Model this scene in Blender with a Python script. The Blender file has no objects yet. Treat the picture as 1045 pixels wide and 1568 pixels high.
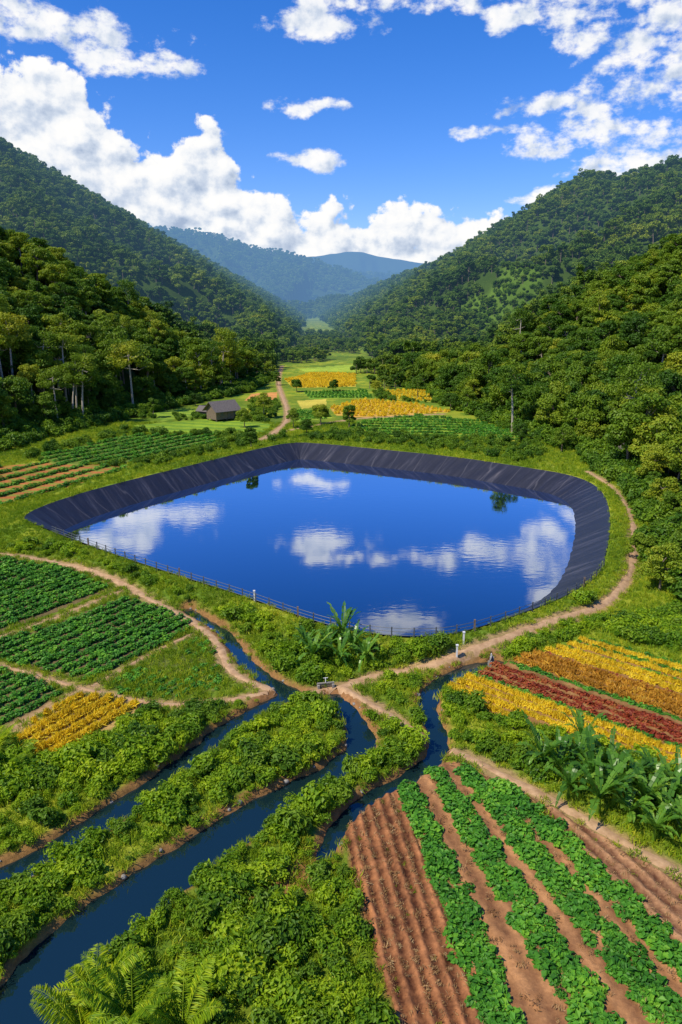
import bpy, math, numpy as np
from mathutils import Vector, Matrix, Euler
rng=np.random.default_rng(11)
CAM_H=30.0; F=1150.0; PITCH=math.radians(15.3)
cp,sp=math.cos(PITCH),math.sin(PITCH)
scene=bpy.context.scene
# ---------- projection helpers: image pixel coordinates -> ground positions (metres) ----------
def ray(u,v):
    dx=(u-522.5)/F; dy=(784-v)/F
    return np.array([dx, cp+dy*sp, -sp+dy*cp])
def G(u,v,z=0.0):
    d=ray(u,v); t=(z-CAM_H)/d[2]
    return (d[0]*t,d[1]*t)
def P(u,v,y):
    d=ray(u,v); t=y/d[1]
    return (d[0]*t,y,CAM_H+d[2]*t)
def GP(pts,z=0.0): return np.array([G(u,v,z) for u,v in pts])
def AE(u,v):
    d=ray(u,v); d=d/np.linalg.norm(d)
    return math.degrees(math.atan2(d[0],d[1])), math.degrees(math.asin(d[2]))
# ---------- numpy noise ----------
def _h(ix,iy,s):
    n=(ix.astype(np.int64)*374761393+iy.astype(np.int64)*668265263+s*974634777)&0x7fffffff
    n=((n^(n>>13))*1274126177)&0x7fffffff
    n=n^(n>>16)
    return (n&0xffff)/65535.0
def vn(x,y,s=0):
    x=np.asarray(x,float);y=np.asarray(y,float)
    ix=np.floor(x);iy=np.floor(y);fx=x-ix;fy=y-iy
    fx=fx*fx*(3-2*fx);fy=fy*fy*(3-2*fy)
    a=_h(ix,iy,s);b=_h(ix+1,iy,s);c=_h(ix,iy+1,s);d=_h(ix+1,iy+1,s)
    return (a*(1-fx)+b*fx)*(1-fy)+(c*(1-fx)+d*fx)*fy
def fbm(x,y,s=0,o=4):
    r=0;a=.5;t=0
    for i in range(o):
        r=r+a*vn(x*2**i+i*17.3,y*2**i-i*9.1,s+i);t+=a;a*=.5
    return r/t
def sstep(a,b,x):
    t=np.clip((x-a)/(b-a),0,1);return t*t*(3-2*t)
def chaikin(p,closed,n=2):
    p=np.array(p,float)
    for _ in range(n):
        if closed:
            q=np.roll(p,-1,0); p=np.stack([.75*p+.25*q,.25*p+.75*q],1).reshape(-1,p.shape[1])
        else:
            a=p[:-1];b=p[1:]
            m=np.stack([.75*a+.25*b,.25*a+.75*b],1).reshape(-1,p.shape[1])
            p=np.vstack([p[:1],m,p[-1:]])
    return p
def dpoly(x,y,p,closed=False,val=None):
    best=np.full(x.shape,1e18);bv=np.zeros(x.shape)
    n=len(p);m=n if closed else n-1
    for i in range(m):
        a=p[i];b=p[(i+1)%n];ex,ey=b[0]-a[0],b[1]-a[1];L=ex*ex+ey*ey+1e-12
        t=np.clip(((x-a[0])*ex+(y-a[1])*ey)/L,0,1)
        d=(x-a[0]-t*ex)**2+(y-a[1]-t*ey)**2
        k=d<best
        best=np.where(k,d,best)
        if val is not None: bv=np.where(k,val[i]*(1-t)+val[(i+1)%n]*t,bv)
    return (np.sqrt(best),bv) if val is not None else np.sqrt(best)
def inside(x,y,p):
    c=np.zeros(x.shape,bool);n=len(p);j=n-1
    for i in range(n):
        yi,yj=p[i][1],p[j][1];xi,xj=p[i][0],p[j][0]
        if yi!=yj:
            c^=((yi>y)!=(yj>y))&(x<(xj-xi)*(y-yi)/(yj-yi)+xi)
        j=i
    return c
# ---------- layout ----------
RIM_Z=1.0; WATER_Z=-1.8; CAN_Z=-0.45
rim=GP([(30,790),(100,762),(200,735),(300,711),(380,691),(440,678),(480,678),(600,690),(700,700),(800,715),(880,728),(922,748),(936,785),(932,840),(915,880),(870,912),(800,940),(720,966),(670,975),(600,975),(520,963),(450,941),(380,915),(300,890),(200,858),(120,829),(50,802)],RIM_Z)
rim=chaikin(rim,True,2)
canals=[
 ([(452,1058),(425,1066),(390,1086),(350,1108),(310,1142),(250,1187),(190,1227),(130,1267),(60,1308),(0,1338),(-90,1380),(-200,1430)],.55,.95),
 ([(512,1062),(535,1085),(552,1112),(553,1145),(500,1185),(430,1217),(360,1260),(290,1310),(220,1358),(150,1408),(95,1460),(50,1520),(0,1600),(-50,1700)],.45,2.0),
 ([(760,1010),(740,1014),(700,1024),(665,1045),(652,1072),(664,1102),(674,1135),(660,1162),(625,1186),(580,1206),(540,1232),(515,1268),(498,1300)],.62,.3),
 ([(285,928),(340,960),(362,988),(388,1020),(425,1044),(452,1058)],.3,.55),
]
canals=[(chaikin(GP(p),False,2),a,b) for p,a,b in canals]
ditch=chaikin(GP([(498,1300),(470,1330),(430,1365),(385,1405)]),False,2)
paths=[
 ([(-160,838),(0,846),(100,862),(180,890),(235,920),(300,952),(338,990),(350,1028),(400,1052),(460,1064),(520,1053),(560,1036),(640,1024),(700,1010),(760,990),(850,957),(925,932),(962,893),(974,840),(966,785),(935,742),(900,722)],.65),
 ([(525,1052),(590,1090),(650,1130),(700,1152),(760,1182),(850,1230),(950,1288),(1045,1338),(1200,1420)],.6),
 ([(-80,1000),(0,976),(90,945),(183,905)],.38),
 ([(-100,1005),(0,1019),(60,1036),(130,1056),(240,1080),(330,1076),(410,1060)],.42),
 ([(140,1052),(225,1003),(312,962)],.33),
 ([(20,1115),(120,1060)],.35),
 ([(432,560),(425,585),(432,605),(445,640),(422,662),(400,674)],.9),
 ([(425,662),(470,654),(530,643),(560,640),(680,634)],.8),
]
paths=[(chaikin(GP(p),False,2),w) for p,w in paths]
Zp={
 'F1':[(-180,842),(0,853),(100,870),(172,901),(90,936),(0,967),(-150,1000)],
 'F2':[(-60,1000),(0,986),(90,953),(188,914),(250,933),(300,956),(228,998),(135,1044),(60,1026),(0,1010)],
 'F3':[(160,1048),(240,1003),(313,968),(335,1008),(340,1055),(260,1070),(190,1062)],
 'F4':[(-150,1010),(0,1028),(60,1045),(105,1064),(30,1105),(-150,1150)],
 'F5':[(30,1118),(130,1065),(228,1082),(150,1128),(65,1168),(20,1160)],
 'F6':[(527,1262),(585,1222),(608,1215),(690,1400),(770,1600),(615,1600),(570,1450),(540,1340)],
 'F7':[(595,1218),(660,1172),(700,1168),(790,1212),(1045,1475),(1200,1700),(770,1600),(690,1400)],
 'F8':[(800,1213),(850,1243),(950,1302),(1045,1355),(1250,1470),(1250,1700),(1045,1470),(910,1330)],
 'F9':[(690,1052),(755,1020),(900,980),(1045,1020),(1250,1075),(1250,1275),(1045,1190),(860,1122),(740,1092)],
 'B1':[(60,700),(190,667),(330,666),(345,678),(200,709),(90,712)],
 'B2':[(-80,725),(60,708),(200,715),(100,748),(0,774),(-80,790)],
 'B3':[(200,652),(330,640),(420,650),(400,664),(340,664),(230,664)],
 'B4':[(505,624),(560,612),(640,620),(690,631),(560,640),(515,636)],
 'B5':[(535,656),(560,643),(640,636),(740,645),(790,664),(700,672),(600,668)],
 'B6':[(437,582),(480,571),(545,573),(545,592),(450,594)],
 'B7':[(465,600),(560,597),(572,609),(475,611)],
 'B8':[(385,603),(425,600),(424,612),(375,614)],
 'B9':[(455,614),(500,611),(500,622),(462,626)],
 'B10':[(455,565),(540,558),(545,570),(470,570)],
 'B11':[(225,634),(290,624),(310,634),(250,645)],
 'B12':[(585,598),(655,598),(668,616),(600,611)],
 'B13':[(455,630),(500,627),(508,640),(455,646)],
 'B14':[(690,662),(740,650),(800,667),(790,678)],
}
Z={k:GP(v) for k,v in Zp.items()}
XLy=[-200,60,100,130,161,223,275,400,600,1200,2000,3500];XL=[-90,-85,-88,-86,-78,-60,-38,-31,-36,-60,-90,-110]
XRy=[-200,40,60,80,110,153,176,239,300,400,600,1200,2000,3500];XR=[60,48,44,42,46,56,50,38,29,21,8,-15,-60,-100]
def dout(x,y):
    return np.maximum(np.maximum(np.interp(y,XLy,XL)-x, x-np.interp(y,XRy,XR))+np.maximum(y-2000,0)*.5,0)
ridges=[
 ([(-900,120,120),(-300,210,210),(0,318,290),(120,398,330),(250,455,390),(370,500,480),(440,525,640)],.75,12,20),
 ([(-500,80,760),(-200,150,850),(0,225,900),(60,256,930),(160,288,980),(240,322,1050),(330,372,1200),(400,400,1450),(460,428,1800),(520,458,2200)],.48,40,5),
 ([(1700,100,200),(1300,230,260),(1045,350,330),(960,388,360),(850,437,420),(750,482,500),(650,522,640)],.68,12,17),
 ([(1500,150,700),(1200,215,760),(1045,252,800),(990,264,820),(900,306,880),(820,354,960),(740,388,1080),(650,410,1300),(560,438,1650),(480,468,2200)],.36,40,10),
 ([(80,330,3300),(200,345,3400),(300,355,3500),(350,365,3500),(390,380,3500),(440,388,3500),(500,406,3500),(560,430,3400)],.45,60,8),
 ([(250,385,5600),(430,402,5600),(490,391,5600),(545,383,5600),(590,395,5600),(640,402,5600),(760,410,5600),(1000,380,5600)],.5,100,0),
 ([(440,428,4400),(500,412,4400),(560,418,4400),(640,424,4400),(700,432,4400)],.45,60,8),
]
RD=[]
for pts,sl,rr,tr in ridges:
    q=chaikin(np.array([P(*p) for p in pts]),False,1); q[:,2]-=tr
    RD.append((q[:,:2],q[:,2],sl,rr))
def hills(x,y):
    h=np.zeros(x.shape)
    for q,z,sl,rr in RD:
        d,zz=dpoly(x,y,q,False,z)
        t=zz-sl*(np.sqrt(d*d+rr*rr)-rr)
        if rr>=60:
            rg=1-np.abs(fbm(x/330,y/520,15,4)*2-1)*2.2
            t=t+95*(rg-.45)*sstep(40,330,d)+18*(fbm(x/130,y/130,25,3)-.5)
        else:
            am=np.clip(zz*.2,0,60)*sstep(0,.35,d/(zz/sl+1))
            rg=1-np.abs(fbm(x/(zz*.8+30),y/(zz*.8+30),5,4)*2-1)*2.0
            t=t+am*(rg-.5)*1.3
        h=np.maximum(h,t)
    foot=dout(x,y)*.62
    return np.clip(np.minimum(h,foot),0,None)+0
def canal_d(x,y):
    """signed distance beyond the canal edge"""
    best=np.full(x.shape,1e9)
    for p,a,b in canals:
        d,w=dpoly(x,y,p,False,np.linspace(a,b,len(p)))
        best=np.minimum(best,d-w)
    return best
def path_d(x,y):
    best=np.full(x.shape,1e9)
    for p,w in paths: best=np.minimum(best,dpoly(x,y,p)-w)
    return best
def Hgt(x,y):
    x=np.asarray(x,float);y=np.asarray(y,float)
    h=hills(x,y)+.25*(fbm(x/14,y/14,3,3)-.5)*sstep(5,60,y+20)
    m=(y<230)&(y>30)&(np.abs(x)<110)
    if m.any():
        xs,ys=x[m],y[m];d=dpoly(xs,ys,rim,True);ins=inside(xs,ys,rim)
        hm=h[m]
        bank=RIM_Z-.12*sstep(0,1.5,d)-np.clip(d-1.3,0,None)*.33
        hm=np.where(ins,np.maximum(RIM_Z-.12-.62*d,-3.5),np.maximum(hm,bank))
        h[m]=hm
    m=(y<85)&(np.abs(x)<70)&(y>-20)
    if m.any():
        xs,ys=x[m],y[m]
        d=canal_d(xs,ys)+.6*(fbm(xs/1.0,ys/1.0,9,3)-.5)
        prof=-1.1+1.15*sstep(-.4,.75,d)
        hm=np.where(d<.75,np.minimum(h[m],prof+.0),h[m])
        dd=dpoly(xs,ys,ditch)
        hm=np.where(dd<.9,np.minimum(hm,-.35+.35*sstep(.2,.9,dd)),hm)
        h[m]=hm
    return h
# ---------- mesh helpers ----------
def mesh_np(name,V,Q,mats=(),midx=None,attrs=None,smooth=False):
    me=bpy.data.meshes.new(name);V=np.asarray(V,np.float32);Q=np.asarray(Q,np.int32)
    k=Q.shape[1]
    me.vertices.add(len(V));me.vertices.foreach_set('co',V.ravel())
    me.loops.add(Q.size);me.loops.foreach_set('vertex_index',Q.ravel())
    me.polygons.add(len(Q));me.polygons.foreach_set('loop_start',np.arange(0,Q.size,k,dtype=np.int32))
    for m in mats: me.materials.append(m)
    if midx is not None: me.polygons.foreach_set('material_index',np.asarray(midx,np.int32))
    me.polygons.foreach_set('use_smooth',np.full(len(Q),smooth,bool))
    me.update(calc_edges=True)
    if attrs:
        for n,(typ,arr) in attrs.items():
            a=me.attributes.new(n,typ,'POINT')
            a.data.foreach_set({'FLOAT':'value','FLOAT_COLOR':'color','FLOAT_VECTOR':'vector','INT':'value'}[typ],np.ascontiguousarray(arr).ravel())
    return me
def link(name,me,loc=(0,0,0),rz=0,sc=1):
    o=bpy.data.objects.new(name,me);scene.collection.objects.link(o)
    o.location=loc;o.rotation_euler=(0,0,rz);o.scale=(sc,)*3 if np.isscalar(sc) else sc
    return o
def nrm(a): return a/np.maximum(np.linalg.norm(a,axis=-1,keepdims=True),1e-9)
class MB:
    """quad mesh accumulator"""
    def __init__(s): s.V=[];s.Q=[];s.M=[];s.T=[];s.n=0
    def add(s,V,Q,m=0,t=None):
        V=np.asarray(V,float);Q=np.asarray(Q,int)
        s.V.append(V);s.Q.append(Q+s.n);s.M.append(np.full(len(Q),m));s.T.append(np.full(len(V),.5) if t is None else t);s.n+=len(V)
    def leaves(s,C,N,size,asp=.55,m=1,t=None,fold=.12,up=None):
        n=len(C);r=rng.normal(size=(n,3)) if up is None else up+rng.normal(size=(n,3))*.35
        N=nrm(N);T=nrm(r-(r*N).sum(1,keepdims=True)*N);B=np.cross(N,T)
        size=np.broadcast_to(np.asarray(size,float),(n,))[:,None]
        V=np.stack([C-T*size*.5,C+B*size*asp*.5+N*size*fold,C+T*size*.5-N*size*.08,C-B*size*asp*.5+N*size*fold],1).reshape(-1,3)
        Q=np.arange(4*n).reshape(n,4)
        tt=rng.random(n) if t is None else t
        s.add(V,Q,m,np.repeat(tt,4))
    def clump(s,c,r,n,size,m=1,shell=.55,asp=.6,base=0.):
        d=nrm(rng.normal(size=(n,3)));rr=shell+(1-shell)*rng.random(n)**.6
        C=np.asarray(c)+d*np.asarray(r)*rr[:,None]*(1+.25*(rng.random((n,1))-.5))
        N=d+np.array([0,0,.5])+rng.normal(size=(n,3))*.6
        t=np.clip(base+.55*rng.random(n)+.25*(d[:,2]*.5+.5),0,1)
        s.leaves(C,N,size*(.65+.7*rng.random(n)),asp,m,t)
    def tube(s,pts,rad,k=6,m=0):
        pts=np.asarray(pts,float);n=len(pts);R=[]
        for i in range(n):
            t=nrm(pts[min(i+1,n-1)]-pts[max(i-1,0)])
            a=np.array([1,0,0]) if abs(t[0])<.8 else np.array([0,1,0])
            u=nrm(np.cross(t,a));w=np.cross(t,u);an=np.arange(k)*2*math.pi/k
            R.append(pts[i]+rad[i]*(np.cos(an)[:,None]*u+np.sin(an)[:,None]*w))
        V=np.vstack(R);Q=[]
        for i in range(n-1):
            for j in range(k): Q.append([i*k+j,i*k+(j+1)%k,(i+1)*k+(j+1)%k,(i+1)*k+j])
        s.add(V,Q,m)
    def box(s,c,h,rz=0,m=0):
        c=np.asarray(c,float);x,y,z=h
        V=np.array([[a*x,b*y,d*z] for d in(-1,1) for b in(-1,1) for a in(-1,1)],float)
        ca,sa=math.cos(rz),math.sin(rz)
        V=np.stack([V[:,0]*ca-V[:,1]*sa,V[:,0]*sa+V[:,1]*ca,V[:,2]],1)+c
        s.add(V,[[0,2,3,1],[4,5,7,6],[0,1,5,4],[2,6,7,3],[0,4,6,2],[1,3,7,5]],m)
    def mesh(s,name,mats,smooth=False):
        return mesh_np(name,np.vstack(s.V),np.vstack(s.Q),mats,np.concatenate(s.M),{'tint':('FLOAT',np.concatenate(s.T).astype(np.float32))},smooth)
# ---------- material helpers ----------
class NT:
    def __init__(s,nt): s.t=nt;s.n=nt.nodes;s.l=nt.links
    def new(s,typ,**k):
        n=s.n.new(typ)
        for a,b in k.items(): setattr(n,a,b)
        return n
    def lk(s,a,b):
        if isinstance(a,(int,float)): b.default_value=a
        elif isinstance(a,(tuple,list)):
            b.default_value=tuple(a)+((1.,) if len(a)==3 and len(b.default_value)==4 else ())
        else: s.l.new(a,b)
    def M(s,op,a,b=0.,c=None,clamp=False):
        n=s.n.new('ShaderNodeMath');n.operation=op;n.use_clamp=clamp
        s.lk(a,n.inputs[0]);s.lk(b,n.inputs[1])
        if c is not None: s.lk(c,n.inputs[2])
        return n.outputs[0]
    def mr(s,v,a,b,c,d,smooth=False):
        n=s.n.new('ShaderNodeMapRange');n.interpolation_type='SMOOTHSTEP' if smooth else 'LINEAR'
        for i,x in enumerate((v,a,b,c,d)): s.lk(x,n.inputs[i])
        return n.outputs[0]
    def mix(s,f,a,b,mode='MIX'):
        n=s.n.new('ShaderNodeMix');n.data_type='RGBA';n.blend_type=mode
        s.lk(f,n.inputs[0]);s.lk(a,n.inputs[6]);s.lk(b,n.inputs[7]);return n.outputs[2]
    def noise(s,vec,scale,detail=4,rough=.55,dim='3D'):
        n=s.n.new('ShaderNodeTexNoise');n.noise_dimensions=dim;n.inputs['Scale'].default_value=scale;n.inputs['Detail'].default_value=detail;n.inputs['Roughness'].default_value=rough
        if vec is not None: s.l.new(vec,n.inputs['Vector'])
        return n.outputs['Fac']
    def ramp(s,f,cols):
        n=s.n.new('ShaderNodeValToRGB');e=n.color_ramp.elements
        while len(e)<len(cols): e.new(.5)
        for i,(p,c) in enumerate(cols): e[i].position=p;e[i].color=(*c,1)
        s.l.new(f,n.inputs[0]);return n.outputs[0]
def newmat(name):
    m=bpy.data.materials.new(name);m.use_nodes=True;m.node_tree.nodes.clear()
    m.cycles.emission_sampling='NONE'
    return m,NT(m.node_tree)
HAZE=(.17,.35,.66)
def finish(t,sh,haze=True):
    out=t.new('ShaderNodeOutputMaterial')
    if haze:   # painted haze: blue emission blended into the material, stronger farther from the origin
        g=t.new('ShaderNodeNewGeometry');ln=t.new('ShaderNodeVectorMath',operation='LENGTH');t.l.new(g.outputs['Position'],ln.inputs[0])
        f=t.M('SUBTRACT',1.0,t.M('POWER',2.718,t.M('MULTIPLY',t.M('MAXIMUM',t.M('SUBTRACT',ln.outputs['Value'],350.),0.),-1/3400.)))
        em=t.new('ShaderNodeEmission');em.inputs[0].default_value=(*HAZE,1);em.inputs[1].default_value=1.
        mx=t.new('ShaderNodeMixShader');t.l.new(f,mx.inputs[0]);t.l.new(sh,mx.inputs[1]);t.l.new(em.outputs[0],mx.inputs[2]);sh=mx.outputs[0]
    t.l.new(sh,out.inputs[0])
def leafmat(name,cols,transl=.3,nscale=.08,rough=.5,haze=True,wr=.3):
    m,t=newmat(name)
    at=t.new('ShaderNodeAttribute',attribute_name='tint');oi=t.new('ShaderNodeObjectInfo');g=t.new('ShaderNodeNewGeometry')
    nz=t.noise(g.outputs['Position'],nscale,2)
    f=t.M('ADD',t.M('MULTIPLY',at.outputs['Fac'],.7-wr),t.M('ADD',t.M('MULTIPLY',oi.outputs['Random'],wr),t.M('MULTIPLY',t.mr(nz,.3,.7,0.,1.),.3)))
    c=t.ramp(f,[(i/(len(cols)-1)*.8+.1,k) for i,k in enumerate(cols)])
    b=t.new('ShaderNodeBsdfPrincipled');t.l.new(c,b.inputs['Base Color']);b.inputs['Roughness'].default_value=rough
    b.inputs['Specular IOR Level'].default_value=.25
    tr=t.new('ShaderNodeBsdfTranslucent');t.l.new(t.mix(1.,c,(1.1,1.1,.4),'MULTIPLY'),tr.inputs[0])
    mx=t.new('ShaderNodeMixShader');mx.inputs[0].default_value=transl;t.l.new(b.outputs[0],mx.inputs[1]);t.l.new(tr.outputs[0],mx.inputs[2])
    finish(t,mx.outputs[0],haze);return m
def simplemat(name,c1,c2,scale=3,rough=.85,bump=.3,stretch=(1,1,1),haze=False):
    m,t=newmat(name);g=t.new('ShaderNodeTexCoord');mp=t.new('ShaderNodeMapping');mp.inputs['Scale'].default_value=stretch
    t.l.new(g.outputs['Object'],mp.inputs[0]);nz=t.noise(mp.outputs[0],scale,6,.65)
    c=t.ramp(nz,[(.3,c1),(.7,c2)]);b=t.new('ShaderNodeBsdfPrincipled');t.l.new(c,b.inputs['Base Color']);b.inputs['Roughness'].default_value=rough
    bp=t.new('ShaderNodeBump');bp.inputs['Strength'].default_value=bump;bp.inputs['Distance'].default_value=.05;t.l.new(nz,bp.inputs['Height']);t.l.new(bp.outputs[0],b.inputs['Normal'])
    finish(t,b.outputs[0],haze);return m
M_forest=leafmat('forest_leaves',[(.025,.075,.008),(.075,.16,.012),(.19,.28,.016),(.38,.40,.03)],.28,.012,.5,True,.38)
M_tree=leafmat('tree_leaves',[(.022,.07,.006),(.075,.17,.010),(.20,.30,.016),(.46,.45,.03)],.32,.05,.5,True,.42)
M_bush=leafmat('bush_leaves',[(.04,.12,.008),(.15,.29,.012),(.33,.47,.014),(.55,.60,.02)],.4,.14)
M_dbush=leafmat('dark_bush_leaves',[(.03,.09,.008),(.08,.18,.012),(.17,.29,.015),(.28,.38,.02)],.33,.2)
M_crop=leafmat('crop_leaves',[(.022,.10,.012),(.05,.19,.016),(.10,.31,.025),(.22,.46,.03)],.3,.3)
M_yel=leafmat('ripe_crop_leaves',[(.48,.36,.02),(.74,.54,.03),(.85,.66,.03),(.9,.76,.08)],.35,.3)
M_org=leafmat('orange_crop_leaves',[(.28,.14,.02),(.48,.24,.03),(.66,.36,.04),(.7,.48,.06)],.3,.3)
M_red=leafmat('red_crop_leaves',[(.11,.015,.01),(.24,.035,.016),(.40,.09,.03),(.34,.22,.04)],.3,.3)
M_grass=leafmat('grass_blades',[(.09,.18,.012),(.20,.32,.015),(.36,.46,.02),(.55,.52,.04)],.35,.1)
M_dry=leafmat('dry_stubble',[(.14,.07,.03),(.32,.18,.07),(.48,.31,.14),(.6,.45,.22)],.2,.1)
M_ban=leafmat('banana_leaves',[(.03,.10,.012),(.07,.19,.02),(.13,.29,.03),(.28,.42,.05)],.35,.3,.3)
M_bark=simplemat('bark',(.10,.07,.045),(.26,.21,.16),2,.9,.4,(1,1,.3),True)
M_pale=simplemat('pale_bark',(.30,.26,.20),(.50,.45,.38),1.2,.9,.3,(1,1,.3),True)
M_wood=simplemat('weathered_wood',(.10,.07,.05),(.24,.18,.13),4)
M_thatch=simplemat('roof_shingles',(.07,.06,.06),(.20,.17,.15),5)
M_metal=simplemat('fence_metal',(.05,.06,.07),(.12,.13,.14),5,.5,.1)
M_white=simplemat('white_post_paint',(.6,.6,.58),(.8,.8,.78),5,.6,.1)
M_conc=simplemat('concrete',(.20,.18,.15),(.34,.31,.27),3)
M_path=simplemat('dirt_path_soil',(.30,.17,.08),(.58,.37,.20),1.6,.95,.9)
# ---------- ground ----------
def axis(segs,start):
    a=[start]
    for end,st in segs:
        n=max(1,int(round((end-a[-1])/st)));a+=list(np.linspace(a[-1],end,n+1)[1:])
    return np.array(a)
ys=axis([(15,1.5),(72,.28),(112,.5),(200,.9),(330,1.6),(800,5),(2300,14),(6500,32),(12000,300)],-60)
xh=axis([(32,.3),(62,.65),(112,1.3),(260,4),(1300,13),(2400,40),(7000,200)],0)
xs=np.concatenate([-xh[::-1][:-1],xh])
X,Y=np.meshgrid(xs,ys);sh=X.shape;x=X.ravel();y=Y.ravel()
z=Hgt(x,y)
def mixc(c,new,m): return c*(1-m[:,None])+np.array(new)*m[:,None]
col=np.zeros((len(x),3));n1=fbm(x/3,y/3,21,4);n2=fbm(x/25,y/25,31,3)
col[:]=(.15,.24,.022);col=mixc(col,(.30,.34,.03),sstep(.4,.65,n1));col=mixc(col,(.09,.16,.015),sstep(.5,.7,n2)*.7)
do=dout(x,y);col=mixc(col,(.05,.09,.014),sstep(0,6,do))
def clr(x,y):
    # young regrowth on the lower right slope
    r=x-np.interp(y,XRy,XR)
    return (r>18)&(r<110)&(y>430)&(y<760)&(fbm(x/55,y/80,77,3)>.5)
cl=clr(x,y);col[cl]=np.array((.09,.16,.02))*(.7+.6*n1[cl][:,None])
zc={'F1':(.15,.11,.05),'F2':(.15,.11,.05),'F3':(.14,.17,.04),'F4':(.16,.13,.05),'F5':(.42,.28,.10),'F6':(.27,.125,.055),'F7':(.30,.16,.075),'F8':(.30,.15,.07),'F9':(.28,.16,.06),
'B1':(.14,.19,.03),'B2':(.42,.15,.05),'B3':(.24,.36,.03),'B4':(.68,.36,.08),'B5':(.22,.32,.03),'B6':(.72,.52,.06),'B7':(.17,.32,.03),'B8':(.6,.28,.09),'B9':(.6,.5,.08),'B10':(.36,.48,.05),'B11':(.25,.36,.04),'B12':(.5,.46,.06),'B13':(.30,.42,.04),'B14':(.40,.40,.05)}
for k,p in Z.items():
    m=(y>p[:,1].min())&(y<p[:,1].max())&(np.abs(x)<120)
    ii=np.where(m)[0];ii=ii[inside(x[ii],y[ii],p)];col[ii]=np.array(zc[k])*(.75+.5*n1[ii][:,None])
    if k in('B2','B4','B6','B3','B11','B12','B13','B14'):
        s_=np.sin((y[ii]+x[ii]*.35)*(2.0 if k=='B2' else 1.2));kk=s_>.35
        col[ii[kk]]=np.array({'B2':(.20,.27,.04),'B4':(.5,.4,.06),'B6':(.45,.42,.05)}.get(k,(.14,.26,.03)))
ii=np.where((y<420)&(np.abs(x)<130)&(y>0))[0]
pd=path_d(x[ii],y[ii])+.6*(n1[ii]-.5);k=1-sstep(.0,.5,pd);col[ii]=mixc(col[ii],(.40,.25,.13),k*.85)
ii=np.where((y<90)&(np.abs(x)<70)&(y>0))[0]
cd=np.minimum(canal_d(x[ii],y[ii]),dpoly(x[ii],y[ii],ditch)-.4)+.6*(n1[ii]-.5);col[ii]=mixc(col[ii],(.30,.14,.06),(1-sstep(.5,1.0,cd))*.9)
col=np.hstack([col,np.ones((len(x),1))]).astype(np.float32)
ny,nx=sh;idx=np.arange(nx*ny).reshape(ny,nx)
Q=np.stack([idx[:-1,:-1],idx[:-1,1:],idx[1:,1:],idx[1:,:-1]],-1).reshape(-1,4)
m,t=newmat('ground_soil_and_grass')
at=t.new('ShaderNodeAttribute',attribute_name='Col');g=t.new('ShaderNodeNewGeometry')
na=t.noise(g.outputs['Position'],3.,6,.7);nb=t.noise(g.outputs['Position'],.05,5,.65)
c=t.mix(1.,at.outputs['Color'],t.ramp(na,[(.25,(.5,.5,.45)),(.75,(1.4,1.4,1.35))]),'MULTIPLY')
c=t.mix(1.,c,t.ramp(nb,[(.3,(.75,.8,.8)),(.7,(1.2,1.15,1.1))]),'MULTIPLY')
b=t.new('ShaderNodeBsdfPrincipled');t.l.new(c,b.inputs['Base Color']);b.inputs['Roughness'].default_value=.95;b.inputs['Specular IOR Level'].default_value=.1
bp=t.new('ShaderNodeBump');bp.inputs['Strength'].default_value=.7;bp.inputs['Distance'].default_value=.12;t.l.new(na,bp.inputs['Height']);t.l.new(bp.outputs[0],b.inputs['Normal'])
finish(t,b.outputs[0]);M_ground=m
link('ground',mesh_np('ground',np.stack([x,y,z],1),Q,[M_ground],None,{'Col':('FLOAT_COLOR',col)},True))
# ---------- water ----------
def watermat(name,deep,f0,f1,ripple,scale,tint):
    m,t=newmat(name);g=t.new('ShaderNodeNewGeometry')
    mp=t.new('ShaderNodeMapping');mp.inputs['Scale'].default_value=(.5,1.,1);t.l.new(g.outputs['Position'],mp.inputs[0])
    nz=t.noise(mp.outputs[0],scale,3,.5);nw=t.noise(mp.outputs[0],.06,2,.5)
    bp=t.new('ShaderNodeBump');bp.inputs['Distance'].default_value=.05;t.l.new(t.mr(nw,.35,.65,ripple*.4,ripple*1.6),bp.inputs['Strength']);t.l.new(nz,bp.inputs['Height'])
    lw=t.new('ShaderNodeLayerWeight');lw.inputs[0].default_value=.5
    f=t.mr(lw.outputs['Facing'],.48,.76,f0,f1)
    d=t.new('ShaderNodeBsdfDiffuse');d.inputs[0].default_value=(*deep,1)
    gl=t.new('ShaderNodeBsdfGlossy');gl.inputs['Roughness'].default_value=.03;gl.inputs[0].default_value=(*tint,1)
    t.l.new(bp.outputs[0],gl.inputs['Normal'])
    mx=t.new('ShaderNodeMixShader');t.l.new(f,mx.inputs[0]);t.l.new(d.outputs[0],mx.inputs[1]);t.l.new(gl.outputs[0],mx.inputs[2])
    finish(t,mx.outputs[0],False);return m
M_pond=watermat('pond_water',(.001,.012,.042),.08,.86,.09,1.3,(.80,.86,1.))
M_can=watermat('canal_water',(.006,.020,.024),.10,.62,.16,2.,(.85,.92,1.))
me=bpy.data.meshes.new('pond_water');me.from_pydata([(a,b_,WATER_Z) for a,b_ in rim],[],[list(range(len(rim)))]);me.materials.append(M_pond);me.update()
link('pond_water',me)
mm=(Y>-5)&(Y<85)&(np.abs(X)<65)
cd=np.full(sh,9.);cd[mm]=canal_d(X[mm],Y[mm])
cells=(cd[:-1,:-1]<.9)&(cd[1:,1:]<.9);cells&=(Y[:-1,:-1]>14)
used=np.zeros(nx*ny,bool);qq=Q.reshape(ny-1,nx-1,4)[cells];used[qq.ravel()]=True
remap=np.cumsum(used)-1;wv=np.stack([x[used],y[used],np.full(used.sum(),CAN_Z)],1)
link('canal_water',mesh_np('canal_water',wv,remap[qq],[M_can]))
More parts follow.
